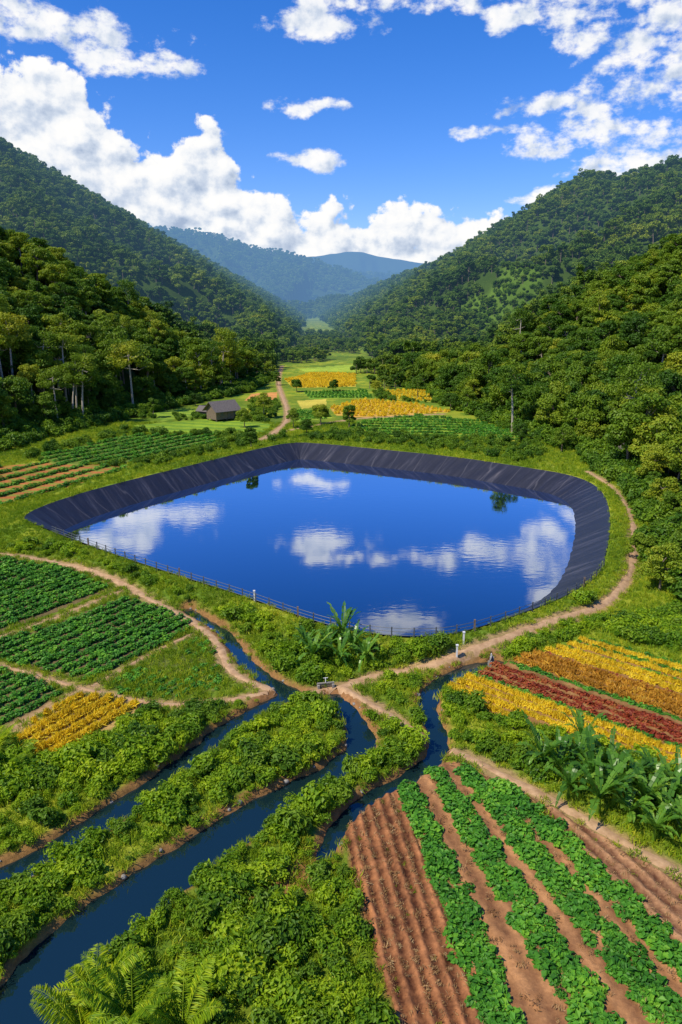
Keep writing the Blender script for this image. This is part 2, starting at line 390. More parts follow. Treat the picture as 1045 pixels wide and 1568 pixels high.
# ---------- liner ----------
def resample(p,step,closed=False):
    q=np.vstack([p,p[:1]]) if closed else p
    s=np.concatenate([[0],np.cumsum(np.linalg.norm(np.diff(q,axis=0),axis=1))]);n=int(s[-1]/step)
    tt=np.linspace(0,s[-1],n,endpoint=not closed);return np.stack([np.interp(tt,s,q[:,i]) for i in range(q.shape[1])],1),tt
rp,arc=resample(rim,.28,True)
def din(px,py): 
    d=dpoly(px,py,rim,True);return np.where(inside(px,py,rim),d,-d)
rows=[];cur=rp.copy();e=.25;K=14
for k in range(K):
    dd=din(cur[:,0],cur[:,1]);zz=RIM_Z+.03-.62*np.clip(dd,-.3,None)
    wr=.025*np.sin(arc*2.1+3*vn(arc*.3,arc*0+k*.25,4))+.13*(fbm(arc*.7+k*.15,np.full(arc.shape,k*.22),8,3)-.5)
    zz=zz+wr*min(1,k/3)
    if k==0: zz=zz+.02
    rows.append(np.stack([cur[:,0],cur[:,1],zz],1))
    gx=din(cur[:,0]+e,cur[:,1])-din(cur[:,0]-e,cur[:,1]);gy=din(cur[:,0],cur[:,1]+e)-din(cur[:,0],cur[:,1]-e)
    gd=np.stack([gx,gy],1)/(2*e);cur=cur+gd*.5
n=len(rp);V=np.vstack(rows);Q2=[]
for k in range(K-1):
    a=np.arange(n);b_=(a+1)%n;Q2.append(np.stack([k*n+a,k*n+b_,(k+1)*n+b_,(k+1)*n+a],1))
m,t=newmat('pond_liner_plastic')
at=t.new('ShaderNodeAttribute',attribute_name='arc');sx=t.new('ShaderNodeSeparateXYZ');t.l.new(at.outputs['Vector'],sx.inputs[0])
cb=t.new('ShaderNodeCombineXYZ');t.l.new(t.M('ADD',sx.outputs[0],t.M('MULTIPLY',sx.outputs[1],.3)),cb.inputs[0]);t.l.new(t.M('MULTIPLY',sx.outputs[1],.10),cb.inputs[1])
n1_=t.noise(cb.outputs[0],.8,6,.75);n2_=t.noise(cb.outputs[0],.12,3,.6)
seam=t.mr(t.M('ABSOLUTE',t.M('SUBTRACT',t.M('FRACT',t.M('ADD',t.M('DIVIDE',sx.outputs[0],5.3),t.M('MULTIPLY',n2_,1.5))),.5)),.47,.5,0.,1.)
c=t.ramp(n1_,[(.3,(.010,.011,.018)),(.53,(.022,.023,.034)),(.64,(.055,.053,.065)),(.76,(.20,.17,.17))])
c=t.mix(t.M('MULTIPLY',seam,.3),c,(.16,.15,.16))
b=t.new('ShaderNodeBsdfPrincipled');t.l.new(c,b.inputs['Base Color']);b.inputs['Roughness'].default_value=.42;b.inputs['Specular IOR Level'].default_value=.4
bp=t.new('ShaderNodeBump');bp.inputs['Strength'].default_value=.6;bp.inputs['Distance'].default_value=.1;t.l.new(n1_,bp.inputs['Height']);t.l.new(bp.outputs[0],b.inputs['Normal'])
finish(t,b.outputs[0],False);M_liner=m
av=np.zeros((len(V),3),np.float32);av[:,0]=np.tile(arc,K);av[:,1]=np.repeat(np.arange(K)*.5,n)
link('pond_liner',mesh_np('pond_liner',V,np.vstack(Q2),[M_liner],None,{'arc':('FLOAT_VECTOR',av)},True))
# ---------- dirt paths ----------
for p,w in paths:
    q,a=resample(p,.4 if p[:,1].max()<140 else .8);tg=nrm(np.gradient(q,axis=0));nn=np.stack([-tg[:,1],tg[:,0]],1)
    w2=w*(.55+.4*vn(a*.6,a*0,3));R=[]
    offs=np.linspace(-1,1,5)
    for j,o_ in enumerate(offs):
        ww=w2*(1+.6*(vn(a*1.7,a*0+j,6)-.5)*abs(o_));pp=q+nn*(o_*ww)[:,None]
        hz=Hgt(pp[:,0],pp[:,1])+.06-.11*abs(o_)**3
        R.append(np.column_stack([pp,hz]))
    V=np.vstack(R);n=len(q);Q2=np.vstack([np.stack([j*n+np.arange(n-1),j*n+np.arange(1,n),(j+1)*n+np.arange(1,n),(j+1)*n+np.arange(n-1)],1) for j in range(4)])
    Q2=Q2[:,::-1]
    c_=canal_d(V[:,0],V[:,1]);keep=(c_[Q2]>.2).all(1)
    Q2=Q2[keep]
    link('dirt_path',mesh_np('dirt_path',V,Q2,[M_path],None,None,True))
# ---------- tilled fields (real furrows) ----------
def field(name,poly,dirv,spacing,amp,c1,c2,res=.1,clod=.16,wob=1.3):
    d=nrm(np.array(dirv,float));nv=np.array([-d[1],d[0]])
    gx=np.arange(poly[:,0].min(),poly[:,0].max(),res);gy=np.arange(poly[:,1].min(),poly[:,1].max(),res)
    gx=gx[(gx>-60)&(gx<60)]
    A,B=np.meshgrid(gx,gy);a=A.ravel();b_=B.ravel();ins=inside(a+.25*(vn(a*2,b_*2,4)-.5),b_,poly)
    q=a*nv[0]+b_*nv[1]
    ph=q/spacing*2*math.pi+wob*(fbm(a/4,b_/4,2,3)-.5)
    am=amp*(.4+1.2*fbm(a*1.2,b_*1.2,12,3));fr=.5+.5*np.sin(ph)
    hz=Hgt(a,b_)+.04+am*fr+clod*(fbm(a*3,b_*3,7,4)-.3)
    nx_,ny_=len(gx),len(gy);id_=np.arange(nx_*ny_).reshape(ny_,nx_)
    Q_=np.stack([id_[:-1,:-1],id_[:-1,1:],id_[1:,1:],id_[1:,:-1]],-1).reshape(-1,4);Q_=Q_[ins[Q_].all(1)]
    us=np.zeros(len(a),bool);us[Q_.ravel()]=True;rm=np.cumsum(us)-1
    # soil colour lighter on ridge tops, darker in furrow bottoms, broken by noise
    m,t=newmat(name+'_soil');at=t.new('ShaderNodeAttribute',attribute_name='ridge');g=t.new('ShaderNodeNewGeometry')
    nz=t.noise(g.outputs['Position'],3.5,6,.7);nl=t.noise(g.outputs['Position'],.45,3,.6)
    f=t.M('ADD',t.M('MULTIPLY',at.outputs['Fac'],.35),t.M('ADD',t.M('MULTIPLY',t.mr(nz,.25,.75,0.,1.),.5),t.M('MULTIPLY',t.mr(nl,.3,.7,-.5,.5),.4)))
    mc=tuple((p_+q_)*.5*.9 for p_,q_ in zip(c1,c2));c=t.ramp(f,[(.12,c1),(.48,mc),(.85,c2)])
    b=t.new('ShaderNodeBsdfPrincipled');t.l.new(c,b.inputs['Base Color']);b.inputs['Roughness'].default_value=.95;b.inputs['Specular IOR Level'].default_value=.1
    bp=t.new('ShaderNodeBump');bp.inputs['Strength'].default_value=1.;bp.inputs['Distance'].default_value=.06;t.l.new(nz,bp.inputs['Height']);t.l.new(bp.outputs[0],b.inputs['Normal'])
    finish(t,b.outputs[0],False)
    return link(name,mesh_np(name,np.stack([a,b_,hz],1)[us],rm[Q_],[m],None,{'ridge':('FLOAT',fr[us].astype(np.float32))},True))
field('tilled_field',Z['F6'],(2.4,-16),.68,.16,(.07,.025,.012),(.48,.20,.08),.07,.2,1.4)
field('tilled_field',Z['F7'],(4,-16),1.2,.05,(.20,.09,.04),(.55,.27,.11),.12)
field('tilled_field',Z['F8'],(6.3,-14),.85,.14,(.12,.05,.025),(.54,.29,.14),.09,.2,1.4)
field('tilled_field',Z['F9'],(13.4,-11.6),1.15,.12,(.14,.07,.025),(.38,.20,.07),.15)
# ---------- plant assets ----------
def coll(name,items):
    c=bpy.data.collections.new(name)
    for i,(nm,me) in enumerate(items):
        o=bpy.data.objects.new('%s_%s'%(nm,'abcdefghij'[i]),me);c.objects.link(o)
    return c
def make_tree(seed,H,cw,ch,ncl,nl,ls,lm,bark=None,tr=.28,base=0.):
    global rng
    rng=np.random.default_rng(seed);b=MB()
    lean=rng.normal(size=2)*.03*H;tz=H-ch*.55
    pts=[np.array([0,0,-1.]),np.array([lean[0]*.3,lean[1]*.3,tz*.45]),np.array([lean[0],lean[1],tz])]
    b.tube(pts,[tr*1.35,tr*.95,tr*.6],7,0)
    for i in range(ncl):
        th=rng.random()*6.28;ph=rng.random()
        rr=(.35+.65*rng.random()**.7)*cw*.5*(1-.45*ph)
        c=np.array([lean[0]+rr*math.cos(th),lean[1]+rr*math.sin(th),H-ch+ch*(.12+.75*ph)])
        s=cw*(.11+.13*rng.random());r=np.array([s,s,s*.6])
        b.clump(c,r,nl,ls,1,.5,.65,base+.15*(rng.random()-.5))
        if i%2==0:
            st=pts[1]*(.4)+pts[2]*.6 if ph<.5 else pts[2]
            mid=(st+c)/2+np.array([0,0,-.04*H]);b.tube([st,mid,c],[tr*.42,tr*.28,tr*.08],5,0)
    return b.mesh('tree',[bark or M_bark,lm])
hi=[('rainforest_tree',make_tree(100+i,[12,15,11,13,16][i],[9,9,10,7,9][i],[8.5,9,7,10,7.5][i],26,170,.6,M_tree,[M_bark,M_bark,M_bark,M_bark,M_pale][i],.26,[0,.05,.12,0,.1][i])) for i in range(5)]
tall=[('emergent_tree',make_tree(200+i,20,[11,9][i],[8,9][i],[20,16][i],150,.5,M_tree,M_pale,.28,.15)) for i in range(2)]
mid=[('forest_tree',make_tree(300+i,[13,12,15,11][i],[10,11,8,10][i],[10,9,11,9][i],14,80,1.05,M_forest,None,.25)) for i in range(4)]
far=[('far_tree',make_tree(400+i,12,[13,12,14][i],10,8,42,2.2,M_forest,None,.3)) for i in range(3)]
C_hi=coll('rainforest_trees',hi+tall);C_mid=coll('forest_trees',mid);C_far=coll('far_forest_trees',far)
# children are picked in name order: emergent_tree_f, emergent_tree_g, rainforest_tree_a..e
def make_bush(seed,r,h,nc,nl,ls,lm,asp=.6):
    global rng
    rng=np.random.default_rng(seed);b=MB()
    for i in range(nc):
        th=rng.random()*6.28;rr=r*.65*rng.random()**.6;s=r*(.35+.25*rng.random())
        c=np.array([rr*math.cos(th),rr*math.sin(th),h*(.3+.45*rng.random())])
        b.clump(c,[s,s,s*.8],nl,ls,1,.45,asp)
        b.tube([[0,0,-.1],c*.6,c],[.03,.02,.008],4,0)
    return b.mesh('bush',[M_bark,lm])
C_bush=coll('bushes',[('bush',make_bush(500+i,.95,1.1,8,[75,55,60][i],[.2,.28,.24][i],M_bush,[.6,.5,.8][i])) for i in range(3)]+[('dark_bush',make_bush(510+i,.95,1.3,8,60,.3,M_dbush,.5)) for i in range(1)])
C_dbush=coll('shrubs',[('shrub',make_bush(520+i,1.3,1.8,9,80,.34,M_dbush)) for i in range(3)])
def make_crop(seed,lm,r=.42,n=60,ls=.26):
    global rng
    rng=np.random.default_rng(seed);b=MB();d=nrm(rng.normal(size=(n,3))*[1,1,.6]+[0,0,.35]);d[:,2]=np.abs(d[:,2])
    C=d*[r,r,r*.95]*(.4+.6*rng.random((n,1)))+[0,0,.08];N=d*.5+[0,0,.9]+rng.normal(size=(n,3))*.35
    b.leaves(C,N,ls*(.7+.6*rng.random(n)),.7,1,np.clip(.2+.9*rng.random(n),0,1));b.tube([[0,0,-.1],[0,0,.2]],[.02,.015],4,0)
    return b.mesh('crop',[M_bark,lm])
C_crop=coll('leafy_crops',[('leafy_crop',make_crop(600+i,M_crop)) for i in range(3)])
C_red=coll('red_crops',[('red_crop',make_crop(610+i,M_red,.36)) for i in range(2)])
def make_tuft(seed,lm,h,n,sp_=.3,w=.13):
    global rng
    rng=np.random.default_rng(seed);b=MB();th=rng.random(n)*6.28;rr=sp_*rng.random(n)
    up=nrm(np.stack([np.cos(th)*.5,np.sin(th)*.5,np.ones(n)],1)+rng.normal(size=(n,3))*.2);hh=h*(.5+.6*rng.random(n))
    C=np.stack([np.cos(th)*rr,np.sin(th)*rr,np.zeros(n)],1)+up*hh[:,None]*.5
    N=nrm(np.stack([np.cos(th),np.sin(th),np.full(n,.3)],1)+rng.normal(size=(n,3))*.5)
    b.leaves(C,N,hh,w,1,None,.02,up*3);return b.mesh('tuft',[M_bark,lm])
C_yel=coll('ripe_crops',[('ripe_crop',make_tuft(620+i,M_yel,.6,60,.12,.2)) for i in range(2)])
C_org=coll('orange_crops',[('orange_crop',make_tuft(625+i,M_org,.6,60,.12,.2)) for i in range(2)])
C_grass=coll('grass_tufts',[('grass_tuft',make_tuft(630+i,M_grass,.42,45,.35,.13)) for i in range(3)])
C_dry=coll('dry_stubble',[('stubble',make_tuft(640+i,M_dry,.35,30,.3,.14)) for i in range(2)])
def frond(b,o,th,L,w,rise,droop,feather=False):
    K=9;s=np.linspace(0,1,K);d=np.array([math.cos(th),math.sin(th),0]);sd=np.array([-d[1],d[0],0])
    pts=o+d*(L*s*.8)[:,None]+np.array([0,0,1])*(L*(rise*s-droop*s*s))[:,None]
    if not feather:
        ww=w*np.sin(np.pi*np.clip(s*.95+.04,0,1))**.7*(1+.2*rng.normal(size=K));tv=rng.random()
        for sg in(-1,1):
            for i in range(K-1):
                a0=pts[i]+sd*sg*ww[i]*.06;a1=pts[i+1]+sd*sg*ww[i+1]*.06
                j=rng.normal(size=3)*w*.12;o0=pts[i]+sd*sg*ww[i]+np.array([0,0,ww[i]*.3])+j;o1=pts[i]*.15+pts[i+1]*.85+sd*sg*ww[i+1]+np.array([0,0,ww[i+1]*.3])+j
                b.add([a0,a1,o1,o0],[[0,1,2,3]] if sg<0 else [[3,2,1,0]],1,np.full(4,np.clip(tv+.15*rng.normal(),0,1)))
    else:
        b.tube(pts,np.linspace(.02,.004,K),4,1);n=46;ss=np.linspace(.12,1,n)
        pc=np.stack([np.interp(ss,s,pts[:,i]) for i in range(3)],1)
        for sg in(-1,1):
            dr=nrm(sd*sg+d*.5+np.array([0,0,-.15])+rng.normal(size=(n,3))*.08);ln=w*np.sin(np.pi*np.clip(ss*.9+.08,0,1))+.08
            b.leaves(pc+dr*(ln*.5)[:,None],np.tile([0,0,1.],(n,1))+rng.normal(size=(n,3))*.2,ln,.14,1,None,.02,dr*4)
def make_banana(seed,feather=False):
    global rng
    rng=np.random.default_rng(seed);b=MB();hs=.9 if not feather else .3
    b.tube([[0,0,-.2],[.02,0,hs*.6],[0,0,hs]],[.12,.1,.06],7,0)
    n=15 if not feather else 13
    for i in range(n):
        frond(b,np.array([0,0,hs*.9]),i*2.4+rng.random()*.5,(1.6 if not feather else 1.9)*(.7+.45*rng.random()),.15 if not feather else .42,.7+1.2*rng.random(),.55+.6*rng.random(),feather)
    return b.mesh('palm' if feather else 'banana',[M_bark if feather else M_dbush,M_ban if not feather else M_bush])
banana=[make_banana(700+i) for i in range(3)];fern=[make_banana(710+i,True) for i in range(2)]
rng=np.random.default_rng(5)
# ---------- scatter (geometry nodes, instanced) ----------
def scatter(name,xy,zoff,scale,collection,nvar,tilt=.08,idx=None):
    n=len(xy)
    if n==0: return
    V=np.column_stack([xy,Hgt(xy[:,0],xy[:,1])+zoff])
    me=bpy.data.meshes.new(name);me.vertices.add(n);me.vertices.foreach_set('co',V.astype(np.float32).ravel());me.update()
    rot=np.stack([rng.normal(size=n)*tilt,rng.normal(size=n)*tilt,rng.random(n)*6.283],1).astype(np.float32)
    sc=np.asarray(scale,float);sc=(sc[:,None]*np.stack([.88+.24*rng.random(n),.88+.24*rng.random(n),.85+.3*rng.random(n)],1)).astype(np.float32)
    a=me.attributes.new('rot','FLOAT_VECTOR','POINT');a.data.foreach_set('vector',rot.ravel())
    a=me.attributes.new('scl','FLOAT_VECTOR','POINT');a.data.foreach_set('vector',sc.ravel())
    a=me.attributes.new('idx','INT','POINT');a.data.foreach_set('value',(rng.integers(0,nvar,n) if idx is None else idx).astype(np.int32))
    o=link(name,me)
    ng=bpy.data.node_groups.new(name,'GeometryNodeTree')
    ng.interface.new_socket('Geometry',in_out='INPUT',socket_type='NodeSocketGeometry');ng.interface.new_socket('Geometry',in_out='OUTPUT',socket_type='NodeSocketGeometry')
    N=ng.nodes;L=ng.links;gi=N.new('NodeGroupInput');go=N.new('NodeGroupOutput');ip=N.new('GeometryNodeInstanceOnPoints')
    ci=N.new('GeometryNodeCollectionInfo');ci.inputs['Collection'].default_value=collection;ci.inputs['Separate Children'].default_value=True;ci.inputs['Reset Children'].default_value=True
    L.new(gi.outputs[0],ip.inputs['Points']);L.new(ci.outputs[0],ip.inputs['Instance']);ip.inputs['Pick Instance'].default_value=True
    def na(nm,ty):
        q=N.new('GeometryNodeInputNamedAttribute');q.data_type=ty;q.inputs['Name'].default_value=nm;return q.outputs['Attribute']
    L.new(na('idx','INT'),ip.inputs['Instance Index'])
    er=N.new('FunctionNodeEulerToRotation');L.new(na('rot','FLOAT_VECTOR'),er.inputs[0]);L.new(er.outputs[0],ip.inputs['Rotation'])
    L.new(na('scl','FLOAT_VECTOR'),ip.inputs['Scale']);L.new(ip.outputs[0],go.inputs[0])
    md=o.modifiers.new('scatter','NODES');md.node_group=ng
    return o
def jg(x0,x1,y0,y1,s,jit=.9):
    a,b=np.meshgrid(np.arange(x0,x1,s),np.arange(y0,y1,s));p=np.stack([a.ravel(),b.ravel()],1)
    return p+(rng.random(p.shape)-.5)*s*jit
def inpoly(poly,s): 
    p=jg(poly[:,0].min(),poly[:,0].max(),poly[:,1].min(),poly[:,1].max(),s);return p[inside(p[:,0],p[:,1],poly)]
def frust(p,k=.6,m=70): return p[np.abs(p[:,0])<k*p[:,1]+m]
p=frust(jg(-270,270,60,330,5.0),.55,40);d=dout(p[:,0],p[:,1]);p=p[d>1.5];d=d[d>1.5]
em=rng.random(len(p));left=p[:,0]<0;idx=np.where(em<np.where(left,.05,.012),rng.integers(0,2,len(p)),rng.integers(2,7,len(p)))
idx=np.where((idx==6)&~left&(rng.random(len(p))<.7),3,idx)
edge=d<14;idx=np.where(edge&left&(em<.14),rng.integers(0,2,len(p)),idx)
s_=(.5+.6*rng.random(len(p)))*np.where(p[:,1]<120,.85,1.0)
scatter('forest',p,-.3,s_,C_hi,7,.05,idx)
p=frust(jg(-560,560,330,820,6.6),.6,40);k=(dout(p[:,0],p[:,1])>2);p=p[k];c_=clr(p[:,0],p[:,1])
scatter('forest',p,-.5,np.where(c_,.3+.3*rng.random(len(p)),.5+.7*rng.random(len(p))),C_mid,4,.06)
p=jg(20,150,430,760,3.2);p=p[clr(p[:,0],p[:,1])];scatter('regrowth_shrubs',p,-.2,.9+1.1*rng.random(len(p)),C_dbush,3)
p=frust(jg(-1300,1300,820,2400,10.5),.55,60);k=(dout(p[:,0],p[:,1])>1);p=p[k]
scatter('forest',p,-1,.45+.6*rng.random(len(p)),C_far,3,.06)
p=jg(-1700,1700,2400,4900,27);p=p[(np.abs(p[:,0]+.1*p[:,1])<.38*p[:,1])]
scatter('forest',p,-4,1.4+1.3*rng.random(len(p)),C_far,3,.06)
p=jg(-40,40,285,800,5);k=(dout(p[:,0],p[:,1])<2)&(fbm(p[:,0]/22,p[:,1]/40,91,2)>np.where(p[:,1]<430,.57,.44))&(path_d(p[:,0],p[:,1])>3)
for q in('B4','B6','B7','B8','B9','B10','B12','B13'): k&=~inside(p[:,0],p[:,1],Z[q])&(dpoly(p[:,0],p[:,1],Z[q],True)>2.5)
scatter('valley_trees',p[k],-.2,.35+.35*rng.random(k.sum()),C_mid,4,.05)
# forest edge shrubs
p=jg(-110,90,70,330,2.2);d=np.minimum(np.abs(np.interp(p[:,1],XLy,XL)-p[:,0]),np.abs(p[:,0]-np.interp(p[:,1],XRy,XR)))
k=(d<6)&(din(p[:,0],p[:,1])<-3)&(path_d(p[:,0],p[:,1])>1)
for q in('B1','B2','B3','B5','B11','B12','B14'): k&=~inside(p[:,0],p[:,1],Z[q])
scatter('forest_edge_shrubs',p[k],0,.8+1.1*rng.random(k.sum()),C_dbush,3)
# generic masks
def free(p,cm,pm,zones=True,rm=1.0):
    x_,y_=p[:,0],p[:,1];k=(din(x_,y_)<-rm)
    k&=canal_d(x_,y_)>cm
    k&=path_d(x_,y_)>pm
    if zones:
        for q in Z.values(): k&=~inside(x_,y_,q)
    return p[k]
BP=[
 [(-200,1180),(20,1172),(70,1172),(150,1132),(240,1088),(345,1082),(410,1066),(300,1130),(200,1200),(100,1262),(0,1318),(-200,1400)],
 [(440,1068),(470,1068),(525,1090),(540,1135),(500,1172),(420,1200),(340,1245),(250,1308),(170,1370),(60,1460),(-80,1600),(-200,1600),(-200,1430),(60,1325),(150,1275),(230,1225),(310,1165),(350,1125)],
 [(590,1150),(650,1130),(648,1160),(610,1180),(560,1200),(525,1220),(508,1270),(470,1315),(400,1375),(320,1440),(250,1500),(180,1600),(60,1600),(130,1470),(220,1390),(300,1325),(380,1270),(450,1228),(520,1195)],
 [(515,1290),(528,1330),(545,1400),(570,1480),(605,1600),(180,1620),(250,1500),(350,1430),(430,1375),(480,1330)],
 [(558,1042),(645,1030),(650,1060),(652,1115),(610,1092)],
 [(535,1068),(560,1078),(605,1105),(600,1128),(570,1140),(565,1110)],
 [(688,1050),(695,1060),(740,1094),(860,1126),(1045,1195),(1045,1260),(840,1200),(690,1130),(676,1090)],
 [(-200,825),(0,832),(120,846),(220,880),(300,905),(400,938),(480,965),(560,990),(560,1028),(500,1050),(440,1030),(400,1000),(360,958),(300,930),(200,890),(100,855),(0,842)],
 [(560,1005),(690,1000),(760,975),(850,945),(920,915),(920,925),(850,950),(760,982),(690,1006),(560,1032)],
 [(760,1003),(900,948),(935,940),(930,962),(850,985),(770,1010)],
 [(920,960),(1045,930),(1250,900),(1250,1040),(1045,1005),(930,975)],
 [(860,1240),(950,1292),(1045,1345),(1045,1360),(950,1304),(850,1245)],
]
pts=[]
for i,b_ in enumerate(BP):
    q=inpoly(GP(b_),.64 if i!=7 else .8);pts.append(q)
p=free(np.vstack(pts),.5,.3,True,1.6)
den=fbm(p[:,0]/4,p[:,1]/4,55,3);keep=rng.random(len(p))<np.clip(.55+1.6*(den-.4),.3,1);p=p[keep];den=den[keep]
cdv=canal_d(p[:,0],p[:,1]);s_=(.35+.75*rng.random(len(p))*np.clip(den*2,.6,1.3))*np.where(cdv<1.2,.72,1.)
ix=np.where(rng.random(len(p))<.86,rng.integers(0,3,len(p)),3) # name order: bush_a,b,c,dark_bush_d
scatter('bushes',p,0,s_,C_bush,4,.15,ix)
EP=[[(60,690),(190,660),(330,662),(420,668),(440,672),(340,690),(200,722),(100,722),(40,700)],[(450,668),(560,660),(700,672),(830,675),(830,712),(700,692),(560,680),(460,672)],[(200,640),(330,632),(420,640),(400,652)],[(570,600),(660,600),(670,618),(580,612)],[(380,612),(430,612),(425,640),(385,640)]]
p=np.vstack([inpoly(GP(e_),2.2) for e_ in EP]);p=free(p,1,1.4,True,2.2);scatter('field_shrubs',p,0,.4+.7*rng.random(len(p)),C_dbush,3)
# grass
p=jg(-62,60,18,120,.62);p=frust(p,.52,6);p=free(p,.35,-.12,True,.15);p=p[dout(p[:,0],p[:,1])<3]
p=np.vstack([p,inpoly(Z['F3'],.55)])
scatter('grass',p,0,.6+.8*rng.random(len(p)),C_grass,3,.1)
p=jg(-95,70,118,200,1.1);p=free(p,.5,.3,True,.2);p=p[dout(p[:,0],p[:,1])<3];scatter('grass',p,0,1.0+.9*rng.random(len(p)),C_grass,3,.1)
# crop rows
def rowpts(poly,dirv,spacing,step,jit=.12,q0=None,q1=None):
    d=nrm(np.array(dirv,float));nv=np.array([-d[1],d[0]]) 
    if nv[0]<0: nv=-nv
    q=poly@nv;s=poly@d;out=[]
    for a in np.arange(max(q.min(),-1e9 if q0 is None else q0),min(q.max(),1e9 if q1 is None else q1),spacing):
        b_=np.arange(s.min(),s.max(),step);pp=nv*a+d*b_[:,None]+rng.normal(size=(len(b_),2))*jit;out.append(pp)
    p=np.vstack(out);p=p[inside(p[:,0],p[:,1],poly)];return p[np.abs(p[:,0])<110]
d1=np.array(G(172,901))-np.array(G(0,967))
crop=[];scl=[]
for k,sp1,st,sc1 in(('F1',1.5,.42,1.15),('F2',1.35,.4,1.1),('F4',1.2,.4,1.0)):
    p=rowpts(Z[k],d1,sp1,st,.08);crop.append(p);scl.append(sc1*(.7+.45*rng.random(len(p))))
p=rowpts(Z['F3'],d1,1.0,.45,.12);kk=fbm(p[:,0]/3,p[:,1]/3,4,2);crop.append(p[kk>.35]);scl.append((.5+.5*rng.random(len(p)))[kk>.35])
beds=[([(622,1205),(665,1300),(715,1430),(775,1600)],.62),([(668,1182),(745,1310),(830,1440),(935,1600)],.66),([(712,1182),(800,1290),(900,1410),(1055,1600)],.62),([(765,1205),(860,1290),(960,1390),(1100,1530)],.52)]
for b_,hw in beds:
    q,_=resample(GP(b_),.27)
    for o_ in(-1,-.35,.35,1):
        tp=np.clip(np.linspace(.45,1.25,len(q)),0,1)[:,None]
        pp=q+np.array([1,.25])*o_*hw*tp+rng.normal(size=q.shape)*.14;kk=rng.random(len(pp))<.85;crop.append(pp[kk]);scl.append((.5+.75*rng.random(len(pp)))[kk])
scatter('leafy_crop_rows',np.vstack(crop),0,np.concatenate(scl),C_crop,3,.15)
pb=[rowpts(Z['B1'],np.array(G(330,666))-np.array(G(90,712)),3.4,.8),rowpts(Z['B5'],(1,-.12),4.2,.9),rowpts(Z['B7'],(1,0),4,1.2),rowpts(Z['B2'],np.array(G(190,717))-np.array(G(0,772)),4.6,.9),rowpts(Z['B13'],(1,-.1),3.4,1.),rowpts(Z['B14'],(1,-.1),3.8,1.)]
p=np.vstack(pb);scatter('leafy_crop_rows',p,0,1.1+.6*rng.random(len(p)),C_crop,3,.1)
F9d=(13.4,-11.6);Z9=Z['F9']
yl=np.vstack([rowpts(Z9,F9d,1.1,.25,.05,46.6,50.6),rowpts(Z9,F9d,1.15,.25,.05,59,60.3),rowpts(Z9,F9d,1.4,.28,.05,61.6,66),rowpts(Z['F5'],np.array(G(130,1065))-np.array(G(30,1118)),1.15,.24,.05)])
scatter('ripe_crop_rows',yl,0,.9+.3*rng.random(len(yl)),C_yel,2,.1)
p=rowpts(Z9,F9d,1.1,.25,.05,55.4,57.6);scatter('orange_crop_rows',p,0,.9+.3*rng.random(len(p)),C_org,2,.1)
p=np.vstack([rowpts(Z9,F9d,1.05,.28,.06,51.2,54.2),rowpts(Z9,F9d,1.,.4,.07,57.9,58.8)]);scatter('red_crop_rows',p,0,.8+.4*rng.random(len(p)),C_red,2,.1)
p=np.vstack([rowpts(Z9,F9d,1.2,.3,.08,60.6,61.),rowpts(Z9,F9d,1.2,.3,.08,54.6,54.9),rowpts(Z9,F9d,1.2,.4,.08,50.75,51.),rowpts(Z9,F9d,1.5,.3,.08,62.3,66)]);scatter('leafy_crop_rows',p,0,.6+.4*rng.random(len(p)),C_crop,3,.1)
p=np.vstack([rowpts(Z['B6'],(1,.1),3.4,1.1,.2),rowpts(Z['B4'],(1,-.1),3.8,1.2,.2),rowpts(Z['B12'],(1,-.1),3.8,1.2,.2)]);scatter('ripe_crop_rows',p,0,1.5+.5*rng.random(len(p)),C_yel,2,.1)
p=np.vstack([inpoly(Z['F6'],.9),inpoly(Z['F8'],.8)]);p=p[rng.random(len(p))<.35];p=p[np.abs(p[:,0])<50];scatter('weeds',p,.05,.25+.35*rng.random(len(p)),C_grass,3,.2)
p=np.vstack([rowpts(Z['F6'],(2.4,-16),.68,.2,.1),rowpts(Z['F8'],(6.3,-14),.85,.2,.12),inpoly(Z['F7'],.7)]);p=p[(np.abs(p[:,0])<50)&(rng.random(len(p))<.7)];scatter('crop_stubble',p,.1,.35+.5*rng.random(len(p)),C_dry,2,.5)
def place(name,meshes,pts,s0,s1,zo=0):
    for i,(u,v) in enumerate(pts):
        a,b_=G(u,v);link(name,meshes[i%len(meshes)],(a,b_,float(Hgt(np.array([a]),np.array([b_]))[0])+zo),rng.random()*6.28,s0+(s1-s0)*rng.random())
place('banana_plant',banana,[(855,1195),(885,1180),(905,1215),(930,1190),(940,1235),(965,1215),(985,1250),(1000,1215),(1015,1265),(1035,1240),(1045,1290),(870,1225),(915,1250),(960,1265),(830,1185),(1065,1260),(1000,1290),(1060,1230),(890,1150),(1090,1300)],1.05,1.5)
place('banana_plant',banana,[(480,1018),(500,1005),(520,1022),(540,1008),(470,1000),(560,1020),(525,995)],1.,1.4)
place('fern_palm',fern,[(150,1545),(205,1575),(130,1600),(280,1590),(20,1175),(-10,1160)],1.1,1.4)
place('broadleaf_tree',[h[1] for h in hi[:4]],[(470,665),(450,655),(492,650),(535,655),(375,655),(405,640),(300,622),(385,690),(800,678),(715,632),(690,628),(745,640),(860,690),(640,610),(575,600),(425,590),(510,600),(235,640),(455,600)],.34,.56,-.2)
place('broadleaf_tree',[h[1] for h in hi[:4]],[(1010,905),(1050,880),(1030,800),(1000,760),(985,860)],.35,.6,-.2)
place('emergent_tree',[h[1] for h in tall],[(28,652),(72,648),(105,645),(128,650),(205,632),(785,662),(965,700)],.85,1.1,-.3)
